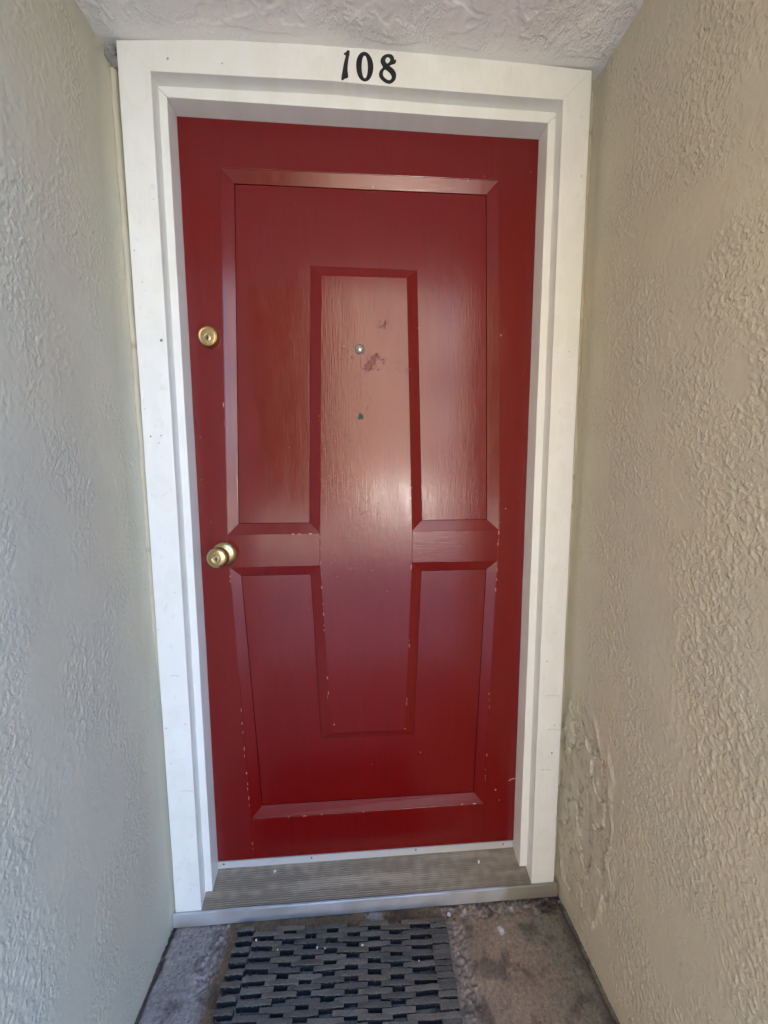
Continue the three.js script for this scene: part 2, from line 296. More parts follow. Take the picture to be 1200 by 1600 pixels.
// ------------------------------------------------------------------ door frame
const brush = greyTex(512, 512, (u, v) => 0.5 + 0.28 * tileN(u, v, 170, 7, 31) + 0.24 * tileN(u, v, 90, 4, 32) + 0.2 * tileN(u, v, 30, 12, 33));
const frameCanvas = document.createElement('canvas'); frameCanvas.width = 1024; frameCanvas.height = 2048;
{ // white gloss paint over x -0.14..1.03, y -0.1..2.1 with the specks, scuffs and nail holes it has
  const c = frameCanvas.getContext('2d'), W = 1024, H = 2048, X = x => (x + 0.14) / 1.17 * W, Y = y => H - (y + 0.1) / 2.2 * H;
  c.fillStyle = 'rgb(230,230,221)'; c.fillRect(0, 0, W, H);
  for (let i = 0; i < 2600; i++) { const k = rr(-7, 6); c.fillStyle = `rgba(${230 + k | 0},${230 + k | 0},${220 + k * 1.4 | 0},0.35)`; c.beginPath(); c.ellipse(rr(0, W), rr(0, H), rr(3, 26), rr(4, 60), rr(-0.4, 0.4), 0, 7); c.fill(); }
  for (let i = 0; i < 160; i++) { // faint hand smudges
    const x = rnd() < 0.5 ? rr(-0.08, -0.026) : rr(0.919, 0.972); c.fillStyle = `rgba(150,140,120,${rr(0.02, 0.07)})`; c.beginPath(); c.ellipse(X(x), Y(Math.pow(rnd(), 1.4) * 2), rr(1, 5), rr(2, 9), rr(0, 3), 0, 7); c.fill();
  }
  for (let i = 0; i < 26; i++) { const x = rnd() < 0.5 ? rr(-0.08, -0.026) : rr(0.919, 0.972), s = rr(0.4, 1.1); c.fillStyle = `rgba(60,52,44,${rr(0.3, 0.85)})`; c.beginPath(); c.ellipse(X(x), Y(rr(-0.06, 2.0)), s, s * rr(0.8, 1.8), rr(0, 3), 0, 7); c.fill(); }
  for (const [x, y, r] of [[-0.068, 1.22, 2.4], [-0.044, 1.222, 2], [-0.05, 1.205, 1.5], [0.02, 2.028, 2.6], [0.135, 2.026, 1.8], [-0.03, 1.44, 4], [0.93, 0.62, 2], [0.955, 0.35, 3]]) { c.fillStyle = 'rgba(70,60,52,0.75)'; c.beginPath(); c.ellipse(X(x), Y(y), r * 0.6, r * 0.8, 0.4, 0, 7); c.fill(); }
  c.strokeStyle = 'rgba(120,110,95,0.35)'; c.lineWidth = 1.2;
  for (const [x, y, l] of [[0.93, 0.52, 0.04], [0.94, 0.42, 0.035], [0.925, 0.3, 0.03], [-0.05, 0.3, 0.03], [-0.06, 0.62, 0.025]]) { c.beginPath(); c.moveTo(X(x), Y(y)); c.quadraticCurveTo(X(x + l / 2), Y(y + 0.004), X(x + l), Y(y - 0.003)); c.stroke(); }
}
const frameMap = new THREE.CanvasTexture(frameCanvas); frameMap.colorSpace = THREE.SRGBColorSpace; frameMap.wrapS = frameMap.wrapT = THREE.RepeatWrapping;
const brushV = brush.clone(); brushV.repeat.set(6, 6); brushV.needsUpdate = true;
const frameMat = std(0xffffff, 0.42, { map: frameMap, bumpMap: brushV, bumpScale: 0.0007 });
const frameUV = g => { const p = g.attributes.position, uv = new Float32Array(p.count * 2); for (let i = 0; i < p.count; i++) { uv[2 * i] = (p.getX(i) + 0.14) / 1.17; uv[2 * i + 1] = (p.getY(i) + 0.1) / 2.2; } g.setAttribute('uv', new THREE.BufferAttribute(uv, 2)); return g; };
const frame = thing('door_frame', 'white painted wooden door frame with black painted number 108', 'door frame', 0, Y0, 0);
{
  const z2 = 0.081, zb = 0.03;
  const wob = (a, b, n, f) => Array.from({ length: n + 1 }, (_, i) => { const t = i / n; return [mix(a[0], b[0], t) + f(t, 0), mix(a[1], b[1], t) + f(t, 1)]; });
  const w1 = (t, k) => k === 0 ? 0.0007 * gn(t * 16, 0, 801) : 0, w2 = (t, k) => k === 0 ? 0.0007 * gn(t * 19, 0, 803) : 0;
  const g1 = -0.0004;
  part('casing', frameUV(prism([...wob([-0.018, -0.0575], [-0.018, 2.0025 - g1], 40, w1), ...wob([-0.0856, 2.0575 - g1], [-0.0862, -0.0575], 40, w2)], zb, z2, 0.0016)), frameMat, frame);
  part('casing', frameUV(prism([...wob([0.9105, 1.999 - g1], [0.911, -0.0595], 40, w2), ...wob([0.9785, -0.0595], [0.9775, 2.0645 - g1], 40, w1)], zb, z2, 0.0016)), frameMat, frame);
  part('casing', frameUV(prism([[-0.018, 2.0025 + g1], [0.14, 2.0035], [0.37, 2.0065], [0.49, 2.0032], [0.675, 2.0008], [0.9105, 1.999 + g1], [0.9775, 2.0645 + g1], [0.836, 2.07], [0.674, 2.074], [0.49, 2.077], [0.372, 2.077], [0.141, 2.073], [-0.0856, 2.0575 + g1]], zb, z2, 0.0016)), frameMat, frame);
  // jambs with their stop edge
  const z1 = 0.048;
  part('jamb', frameUV(prism([...wob([0.0005, -0.04], [-0.0005, 1.9805], 40, w2), [-0.03, 2.01], [-0.03, -0.04]], -0.0445, z1, 0.0015)), frameMat, frame);
  part('jamb', frameUV(prism([...wob([0.892, 1.9755], [0.8895, -0.036], 40, w1), [0.925, -0.036], [0.925, 2.005]], -0.0445, z1, 0.0015)), frameMat, frame);
  part('jamb', frameUV(prism([[0.0002, 1.9808], [0.37, 1.979], [0.5, 1.9785], [0.7, 1.9765], [0.8915, 1.9758], [0.925, 2.0055], [-0.03, 2.0105]], -0.0445, z1, 0.0015)), frameMat, frame);
}
const ink = std(lin(0.008, 0.008, 0.011), 0.38);
const ONE = [[0.4005, 2.0607], [0.4027, 2.064], [0.4056, 2.0651], [0.4078, 2.0682], [0.4113, 2.0693], [0.4139, 2.0679], [0.4136, 2.0615], [0.4111, 2.0511], [0.4095, 2.0395], [0.4089, 2.0292], [0.4097, 2.0202], [0.4094, 2.0144], [0.4027, 2.0118], [0.3969, 2.0079], [0.3948, 2.009], [0.3949, 2.0155], [0.3972, 2.0259], [0.3995, 2.0376], [0.4025, 2.0493], [0.4048, 2.0584], [0.4027, 2.0596]];
const EIGHT = [[0.5008, 2.0675], [0.5088, 2.0663], [0.5131, 2.0615], [0.5141, 2.0566], [0.5174, 2.0576], [0.5167, 2.0501], [0.5095, 2.0468], [0.5037, 2.0441], [0.5109, 2.0387], [0.5167, 2.032], [0.5181, 2.0256], [0.5167, 2.0177], [0.5123, 2.0122], [0.5036, 2.0075], [0.4949, 2.0085], [0.4862, 2.0132], [0.4804, 2.0194], [0.479, 2.0245], [0.4812, 2.0324], [0.4877, 2.0399], [0.4856, 2.0443], [0.4827, 2.0505], [0.4842, 2.0577], [0.4907, 2.0645]];
const EYE1 = [[0.4989, 2.0609], [0.5037, 2.0589], [0.5047, 2.0551], [0.5022, 2.0511], [0.4982, 2.048], [0.4943, 2.0513], [0.4936, 2.0551], [0.4958, 2.0591]];
const EYE2 = [[0.4928, 2.0354], [0.4978, 2.0334], [0.5044, 2.028], [0.508, 2.0217], [0.5065, 2.017], [0.5021, 2.0146], [0.4949, 2.017], [0.4891, 2.0225], [0.4881, 2.0276], [0.4899, 2.0329]];
const smooth = (pts, n = 4) => new THREE.CatmullRomCurve3(pts.map(p => new THREE.Vector3(p[0], p[1], 0)), true, 'centripetal').getPoints(pts.length * n).slice(0, -1).map(v => [v.x, v.y]);
const ell = (cx, cy, rx, ry, n = 48, k = 1) => Array.from({ length: n }, (_, i) => { const a = 2 * Math.PI * i / n; return [cx + rx * Math.cos(a) * (1 + 0.02 * Math.sin(3 * a + k)), cy + ry * Math.sin(a)]; });
for (const g of [prism(smooth(ONE), 0.0805, 0.0814, 0.0001), prism(ell(0.447, 2.0386, 0.0194, 0.0298), 0.0805, 0.0814, 0.0001, [ell(0.4472, 2.038, 0.0069, 0.0228, 40, 2)]), prism(smooth(EIGHT), 0.0805, 0.0814, 0.0001, [smooth(EYE1), smooth(EYE2)])]) part('digit', g, ink, frame, 'black hand painted digit');

// ------------------------------------------------------------------ door
const door = thing('door', 'dark red gloss panelled door with brass knob and deadbolt', 'door', 0, Y0, 0);
const doorCanvas = document.createElement('canvas'); doorCanvas.width = 1024; doorCanvas.height = 2048;
const DX = x => (x + 0.01) / 0.91 * 1024, DY = y => 2048 - (y + 0.03) / 2.03 * 2048;
{
  const c = doorCanvas.getContext('2d');
  c.fillStyle = 'rgb(108,7,5)'; c.fillRect(0, 0, 1024, 2048);
  for (let i = 0; i < 3200; i++) { const k = rr(-8, 8); c.fillStyle = `rgba(${108 + k | 0},${7 + k * 0.3 | 0},${5 + k * 0.3 | 0},0.3)`; c.beginPath(); c.ellipse(rr(0, 1024), rr(0, 2048), rr(1, 7), rr(10, 90), rr(-0.05, 0.05), 0, 7); c.fill(); }
  const chip = (x, y, w, h, col) => { c.fillStyle = col; c.beginPath(); for (let i = 0; i < 7; i++) { const a = i / 7 * 6.283, r = rr(0.55, 1.1); c.lineTo(DX(x) + w * r * Math.cos(a), DY(y) + h * r * Math.sin(a)); } c.closePath(); c.fill(); };
  const white = 'rgb(196,158,146)';
  const V = [[0.087, 0.467], [0.0875, 0.428], [0.0905, 0.35], [0.094, 0.275], [0.0955, 0.227], [0.097, 0.195], [0.098, 0.174], [0.1015, 0.051], [0.3315, 0.507], [0.329, 0.552], [0.323, 0.693], [0.5575, 0.477], [0.5565, 0.463], [0.319, 0.817], [0.321, 0.769], [0.3225, 0.74], [0.568, 0.87], [0.5665, 1.091], [0.564, 0.638], [0.3175, 0.957], [0.317, 0.926], [0.317, 0.886], [0.0735, 0.841], [0.0735, 0.9], [0.077, 1.309], [0.801, 0.482], [0.8025, 0.441], [0.7985, 0.289], [0.7955, 0.222], [0.816, 0.962], [0.8145, 0.856], [0.8135, 0.828], [0.812, 0.8], [0.8145, 0.93]];
  for (const [x, y] of V) { chip(x, y, rr(0.9, 1.9), rr(3, 9), white); if (rnd() < 0.4) chip(x, y + rr(-0.03, 0.03), rr(0.7, 1.3), rr(2, 7), white); if (rnd() < 0.5) chip(x, y + rr(-0.06, 0.06), 0.8, rr(3, 12), 'rgb(176,110,100)'); }
  for (const [x, y] of [[0.209, 0.128], [0.255, 0.128], [0.305, 0.1285], [0.428, 0.129], [0.726, 0.1315], [0.765, 0.1315], [0.244, 0.9675], [0.262, 0.9675], [0.293, 0.9675]]) chip(x, y, rr(3, 10), rr(1, 1.6), white);
  for (const [x, y, r] of [[0.552, 0.386, 2.6], [0.346, 0.411, 2.8], [0.015, 1.226, 1.6], [0.012, 1.115, 1.6], [0.828, 0.174, 3.2], [0.841, 0.139, 2.2], [0.834, 1.03, 2], [0.455, 0.27, 1.8], [0.6, 0.3, 2.2], [0.39, 1.46, 1.7], [0.42, 1.44, 1.7], [0.24, 1.2, 1.3], [0.5, 0.8, 1.4]]) chip(x, y, r, r, white);
  chip(0.807, 1.495, 2.4, 3.6, 'rgb(190,120,70)'); chip(0.567, 1.09, 2, 5, 'rgb(190,130,80)');
  c.strokeStyle = 'rgb(205,170,160)'; c.lineWidth = 2.4; c.beginPath(); c.moveTo(DX(0.868), DY(0.2)); c.quadraticCurveTo(DX(0.876), DY(0.208), DX(0.889), DY(0.207)); c.stroke();
  c.strokeStyle = 'rgba(170,100,95,0.6)'; c.lineWidth = 1; c.beginPath(); c.moveTo(DX(0.879), DY(1.42)); c.lineTo(DX(0.872), DY(1.395)); c.stroke();
  // scuffs round the viewer: bare, darker strokes where stickers and hands wore the paint
  for (const [x, y, n, s] of [[0.477, 1.434, 12, 0.008], [0.46, 1.422, 26, 0.011], [0.452, 1.409, 12, 0.01], [0.465, 1.412, 10, 0.012], [0.491, 1.423, 8, 0.006], [0.486, 1.511, 9, 0.01], [0.447, 1.402, 6, 0.012], [0.433, 1.388, 4, 0.01], [0.553, 1.399, 6, 0.01], [0.53, 1.41, 5, 0.012], [0.4, 1.44, 5, 0.02], [0.628, 1.613, 4, 0.006], [0.464, 1.294, 4, 0.003], [0.473, 1.271, 4, 0.003]])
    for (let i = 0; i < n; i++) { c.strokeStyle = `rgba(70,12,14,${rr(0.35, 0.8)})`; c.lineWidth = rr(0.8, 3); const px = x + rr(-s, s), py = y + rr(-s, s), l = rr(0.001, 0.008), a = rr(0.3, 1.2); c.beginPath(); c.moveTo(DX(px), DY(py)); c.lineTo(DX(px + l * Math.cos(a)), DY(py + l * Math.sin(a))); c.stroke(); }
  for (const [x, y] of [[0.433, 1.417], [0.405, 1.535], [0.451, 1.555], [0.46, 1.56], [0.43, 1.54]]) chip(x, y, 2.2, 3, 'rgb(60,14,16)');
  for (let i = 0; i < 36; i++) chip(rr(0, 0.89), rr(0, 1.9), rr(0.4, 0.9), rr(0.4, 1.1), `rgba(170,110,100,${rr(0.2, 0.5)})`);
}
const glossCanvas = document.createElement('canvas'); glossCanvas.width = 1024; glossCanvas.height = 2048;
{ // gloss of the paint: smooth coat, drier patches, scuffs worn matt
  const c = glossCanvas.getContext('2d'), G = v => { const k = Math.round(v * 255); return `${k},${k},${k}`; };
  c.fillStyle = `rgb(${G(0.18)})`; c.fillRect(0, 0, 1024, 2048);
  for (let i = 0; i < 2600; i++) { c.fillStyle = `rgba(${G(rr(0.15, 0.34))},0.16)`; c.beginPath(); c.ellipse(rr(0, 1024), rr(0, 2048), rr(2, 26), rr(6, 70), rr(-0.1, 0.1), 0, 7); c.fill(); }
  for (let i = 0; i < 500; i++) { c.fillStyle = `rgba(${G(rr(0.3, 0.5))},0.25)`; c.beginPath(); c.ellipse(rr(0, 1024), rr(0, 2048), rr(0.5, 2.5), rr(0.5, 4), rr(0, 3), 0, 7); c.fill(); }
  for (const [x, y, n, s] of [[0.477, 1.434, 14, 0.009], [0.46, 1.422, 40, 0.012], [0.452, 1.409, 22, 0.012], [0.465, 1.412, 16, 0.013], [0.491, 1.423, 10, 0.007], [0.486, 1.511, 14, 0.011], [0.447, 1.402, 10, 0.013], [0.433, 1.388, 7, 0.011], [0.553, 1.399, 9, 0.011], [0.53, 1.41, 8, 0.013], [0.4, 1.44, 12, 0.022], [0.628, 1.613, 5, 0.006], [0.43, 1.3, 14, 0.03], [0.36, 1.24, 30, 0.05], [0.37, 1.1, 24, 0.05], [0.42, 1.02, 26, 0.06], [0.4, 0.9, 16, 0.06]])
    for (let i = 0; i < n; i++) { c.strokeStyle = `rgba(${G(rr(0.5, 0.8))},${rr(0.4, 0.9)})`; c.lineWidth = rr(1, 4); const px = x + rr(-s, s), py = y + rr(-s, s), l = rr(0.001, 0.009), a = rr(0.3, 1.2); c.beginPath(); c.moveTo(DX(px), DY(py)); c.lineTo(DX(px + l * Math.cos(a)), DY(py + l * Math.sin(a))); c.stroke(); }
}
const glossMap = new THREE.CanvasTexture(glossCanvas);
const doorMap = new THREE.CanvasTexture(doorCanvas); doorMap.colorSpace = THREE.SRGBColorSpace;
// brush marks live in a bump map of the same layout: upright on stiles and panels, level on rails and level mouldings
function strokes(level) {
  const w = 1024, h = 2048, d = new Uint8Array(w * h * 4);
  for (let j = 0; j < h; j++) for (let i = 0; i < w; i++) {
    const x = i / w * 0.91, y = j / h * 2.03, a = level ? y : x, b = level ? x : y;
    const v = 0.5 + 0.3 * gn(a * 420, b * 26, 61) + 0.22 * gn(a * 240, b * 14, 62) + 0.1 * gn(a * 90, b * 10, 63) + 0.2 * gn(a * 70, b * 60, 64) + 0.12 * gn(a * 200, b * 200, 65);
    const k = (j * w + i) * 4; d[k] = d[k + 1] = d[k + 2] = Math.max(0, Math.min(255, v * 255)); d[k + 3] = 255;
  }
  const t = new THREE.DataTexture(d, w, h); t.magFilter = THREE.LinearFilter; t.needsUpdate = true; return t;
}
const redUp = new THREE.MeshPhysicalMaterial({ roughness: 1, roughnessMap: glossMap, ior: 1.55, map: doorMap, bumpMap: strokes(false), bumpScale: 0.00016 });
const redLevel = new THREE.MeshPhysicalMaterial({ roughness: 1, roughnessMap: glossMap, ior: 1.55, map: doorMap, bumpMap: strokes(true), bumpScale: 0.00016 });
const doorUV = g => { const p = g.attributes.position, uv = new Float32Array(p.count * 2); for (let i = 0; i < p.count; i++) { uv[2 * i] = (p.getX(i) + 0.01) / 0.91; uv[2 * i + 1] = (p.getY(i) + 0.03) / 2.03; } g.setAttribute('uv', new THREE.BufferAttribute(uv, 2)); return g; };
{
  // outlines: r* on the raised faces, f* where a moulding meets the sunk panel
  const rTL = [0.096, 1.873], rTR = [0.789, 1.875], rUL = [0.072, 0.9685], rUR = [0.8165, 0.9705], rUcL = [0.3175, 0.968], rUcR = [0.5705, 0.970];
  const fTL = [0.1248, 1.8458], fTR = [0.7628, 1.8478], fUL = [0.0991, 0.9965], fUR = [0.7855, 0.9985], fUcL = [0.2892, 0.9955], fUcR = [0.599, 0.9985];
  const rCTL = [0.3347, 1.632], rCTR = [0.5544, 1.633], fCTL = [0.3083, 1.6588], fCTR = [0.5812, 1.6572];
  const rLL = [0.0737, 0.877], rLcL = [0.3156, 0.8785], rLcR = [0.5705, 0.8815], rLR = [0.814, 0.8805];
  const fLL = [0.0998, 0.8519], fLcL = [0.2893, 0.8524], fLcR = [0.5981, 0.8549], fLR = [0.787, 0.8554];
  const rCBL = [0.338, 0.384], rCBR = [0.552, 0.382], fCBL = [0.3083, 0.3625], fCBR = [0.5782, 0.3574];
  const rBL = [0.102, 0.129], rBR = [0.791, 0.132], fBL = [0.1315, 0.1608], fBR = [0.7643, 0.1603];
  const B = 0.0009, zi = -0.03;
  part('slab', doorUV(box(-0.008, 0.898, -0.001, 1.988, -0.0445, zi - 0.0005)), redUp, door);
  part('stile', doorUV(prism([[0, 0], [0.102, 0], rBL, rLL, rUL, rTL, [0.096, 1.984], [-0.006, 1.984]], zi, 0, B)), redUp, door);
  part('stile', doorUV(prism([[0.791, 0], [0.89, 0], [0.896, 1.984], [0.789, 1.984], rTR, rUR, rLR, rBR], zi, 0, B)), redUp, door);
  part('rail', doorUV(prism([[0.0952, 1.984], [0.0952, 1.873], [0.7898, 1.875], [0.7898, 1.984]], zi, -0.0001, B)), redLevel, door);
  part('rail', doorUV(prism([[0.1022, 0], [0.7908, 0], rBR, rBL], zi, -0.0002, B)), redLevel, door);
  part('rail', doorUV(prism([rLL, rLcL, rUcL, rUL], zi, -0.0003, B)), redLevel, door);
  part('rail', doorUV(prism([rLcR, rLR, rUR, rUcR], zi, -0.0003, B)), redLevel, door);
  part('center_panel', doorUV(prism([rCBL, rCBR, rLcR, rUcR, rCTR, rCTL, rUcL, rLcL], zi, 0.0002, B)), redUp, door);
  const grow = -0.0013;   // a paint-free slot between panel and moulding
  part('sunk_panel', doorUV(prism([[fUL[0] - grow, fUL[1] - grow], [fUcL[0] + grow, fUcL[1] - grow], [fCTL[0] + grow, fCTL[1] - grow], [fCTR[0] - grow, fCTR[1] - grow], [fUcR[0] - grow, fUcR[1] - grow], [fUR[0] + grow, fUR[1] - grow], [fTR[0] + grow, fTR[1] + grow], [fTL[0] - grow, fTL[1] + grow]], -0.025, -0.0126, 0)), redUp, door);
  part('sunk_panel', doorUV(prism([[fBL[0] - grow, fBL[1] - grow], [fBR[0] + grow, fBR[1] - grow], [fLR[0] + grow, fLR[1] + grow], [fLcR[0] - grow, fLcR[1] + grow], [fCBR[0] - grow, fCBR[1] + grow], [fCBL[0] + grow, fCBL[1] + grow], [fLcL[0] + grow, fLcL[1] + grow], [fLL[0] - grow, fLL[1] + grow]], -0.025, -0.0126, 0)), redUp, door);
  // a mitred strip from the raised edge a-b down to the sunk edge c-d
  function moulding(a, b, c, d) {
    const zt = -0.0019, zf = -0.0108, zk = -0.027, q = [[...a, zt], [...b, zt], [...d, zf], [...c, zf], [...a, zk], [...b, zk], [...d, zk], [...c, zk]];
    const P = [], f = (i, j, k, l) => P.push(...q[i], ...q[j], ...q[k], ...q[i], ...q[k], ...q[l]);
    f(0, 1, 2, 3); f(3, 2, 6, 7); f(0, 3, 7, 4); f(2, 1, 5, 6); f(4, 7, 6, 5); f(1, 0, 4, 5);
    const n = new THREE.Vector3().subVectors(new THREE.Vector3(...q[1]), new THREE.Vector3(...q[0])).cross(new THREE.Vector3().subVectors(new THREE.Vector3(...q[3]), new THREE.Vector3(...q[0])));
    if (n.z < 0) for (let i = 0; i < P.length; i += 9) for (let k = 0; k < 3; k++) { const t = P[i + 3 + k]; P[i + 3 + k] = P[i + 6 + k]; P[i + 6 + k] = t; }
    const g = new THREE.BufferGeometry(); g.setAttribute('position', new THREE.Float32BufferAttribute(P, 3)); g.computeVertexNormals();
    part('moulding', doorUV(g), Math.abs(a[0] - b[0]) > Math.abs(a[1] - b[1]) ? redLevel : redUp, door);
  }
  for (const m of [[rTL, rTR, fTL, fTR], [rTL, rUL, fTL, fUL], [rTR, rUR, fTR, fUR], [rUL, rUcL, fUL, fUcL], [rUcR, rUR, fUcR, fUR], [rUcL, rCTL, fUcL, fCTL], [rCTL, rCTR, fCTL, fCTR], [rCTR, rUcR, fCTR, fUcR],
    [rLL, rLcL, fLL, fLcL], [rLcR, rLR, fLcR, fLR], [rLL, rBL, fLL, fBL], [rLR, rBR, fLR, fBR], [rBL, rBR, fBL, fBR], [rLcL, rCBL, fLcL, fCBL], [rCBL, rCBR, fCBL, fCBR], [rCBR, rLcR, fCBR, fLcR]]) moulding(...m);
}
// hardware
const turn = g => { g.rotateX(Math.PI / 2); return g; };   // lathe axis towards the viewer
const lathe = (pts, n = 48) => turn(new THREE.LatheGeometry(pts.map(p => new THREE.Vector2(p[0], p[1])), n));
const brass = std(lin(0.62, 0.47, 0.22), 0.24, { metalness: 1 }), brassDull = std(lin(0.5, 0.36, 0.19), 0.38, { metalness: 1 }), pinkBrass = std(lin(0.5, 0.36, 0.27), 0.42, { metalness: 1 });
const blackHole = std(lin(0.01, 0.008, 0.006), 0.8), steel = std(lin(0.45, 0.44, 0.42), 0.3, { metalness: 1 });
const keyway = (s) => mergeGeometries([box(-0.0009 * s, 0.0009 * s, -0.0042 * s, 0.0035 * s, 0, 0.0004), box(-0.0018 * s, 0.0018 * s, -0.0012 * s, 0.0004 * s, 0, 0.0005)]);
{
  const k = new THREE.Group(); k.name = 'door_knob'; k.userData.label = 'round brass door knob with keyhole'; k.position.set(0.0615, 0.9165, 0); door.add(k);
  part('rosette', lathe([[0, 0], [0.0335, 0], [0.0335, 0.002], [0.0315, 0.006], [0.0265, 0.0105], [0.019, 0.013], [0.0165, 0.0135], [0.0155, 0.016], [0, 0.016]]), brass, k);
  part('neck', lathe([[0, 0.014], [0.0135, 0.014], [0.0125, 0.024], [0.014, 0.034], [0, 0.034]]), brass, k);
  part('knob', lathe([[0.006, 0.03], [0.014, 0.031], [0.0225, 0.0345], [0.0264, 0.0405], [0.0275, 0.047], [0.0265, 0.0535], [0.0232, 0.0585], [0.0175, 0.0612], [0.0118, 0.062], [0.0108, 0.0615], [0.0104, 0.0598], [0.0085, 0.0595], [0, 0.0595]], 64), brass, k);
  const c = part('lock_cylinder', lathe([[0, 0.059], [0.0082, 0.059], [0.0082, 0.0603], [0.0076, 0.0608], [0, 0.0608]], 36), pinkBrass, k);
  const kw = part('keyhole', keyway(1.45), blackHole, k); kw.position.z = 0.0609;
  const d = new THREE.Group(); d.name = 'deadbolt'; d.userData.label = 'round brass deadbolt lock'; d.position.set(0.0515, 1.4735, 0); door.add(d);
  part('collar', lathe([[0, 0], [0.0255, 0], [0.0255, 0.002], [0.0235, 0.0135], [0.0222, 0.0155], [0.0205, 0.0155], [0.0195, 0.0135], [0, 0.0132]]), brassDull, d);
  part('collar_face', lathe([[0, 0.0133], [0.0188, 0.0133], [0.0182, 0.0146], [0.0085, 0.0149], [0.008, 0.0139], [0, 0.0139]]), brass, d);
  const dc = part('lock_cylinder', lathe([[0, 0.0138], [0.0076, 0.0138], [0.0074, 0.0156], [0, 0.016]], 36), pinkBrass, d); dc.position.y = -0.004;
  part('keyhole', keyway(1.5), blackHole, d).position.set(0, -0.004, 0.0161);
  const p = new THREE.Group(); p.name = 'peephole'; p.userData.label = 'small steel door viewer'; p.position.set(0.431, 1.4525, 0); door.add(p);
  part('ring', lathe([[0, -0.001], [0.0125, -0.001], [0.0125, 0.0012], [0.011, 0.0026], [0.0088, 0.0026], [0.0082, 0.0008], [0, 0.0006]], 36), std(lin(0.16, 0.14, 0.12), 0.4, { metalness: 1 }), p);
  const lens = new THREE.SphereGeometry(0.0105, 32, 12, 0, Math.PI * 2, 0, 0.9); lens.rotateX(Math.PI / 2); lens.translate(0, 0, -0.0068);
  part('lens', lens, std(lin(0.6, 0.58, 0.55), 0.3, { metalness: 0.9 }), p);
  const hp = []; for (let i = 0; i < 14; i++) { const a = i / 14 * 6.283, r = 0.0072 * (0.75 + 0.5 * h2(i, 3, 5)); hp.push([0.4312 + r * Math.cos(a), 1.2803 + r * 1.15 * Math.sin(a)]); }
  part('plugged_hole', prism(hp, -0.002, 0.0006, 0.0003), std(lin(0.035, 0.045, 0.04), 0.7), door, 'old screw hole filled with green grey putty');
  const sw = part('sweep_strip', frameUV(prism([[0.001, -0.0215], [0.8885, -0.0215], [0.8885, -0.0005], [0.001, -0.0005]], -0.004, 0.0025, 0.0006)), std(lin(0.5, 0.49, 0.46), 0.45, { bumpMap: brushV, bumpScale: 0.0006 }), door, 'worn whitish strip along the bottom of the door');
  for (const x of [0.018, 0.272, 0.585, 0.856]) { const s = part('screw', lathe([[0, 0.0024], [0.0026, 0.0024], [0.0022, 0.0033], [0, 0.0036]], 14), std(lin(0.05, 0.035, 0.03), 0.6), sw); s.position.set(x, -0.007 + 0.003 * gn(x * 9, 1, 3), 0); }
}

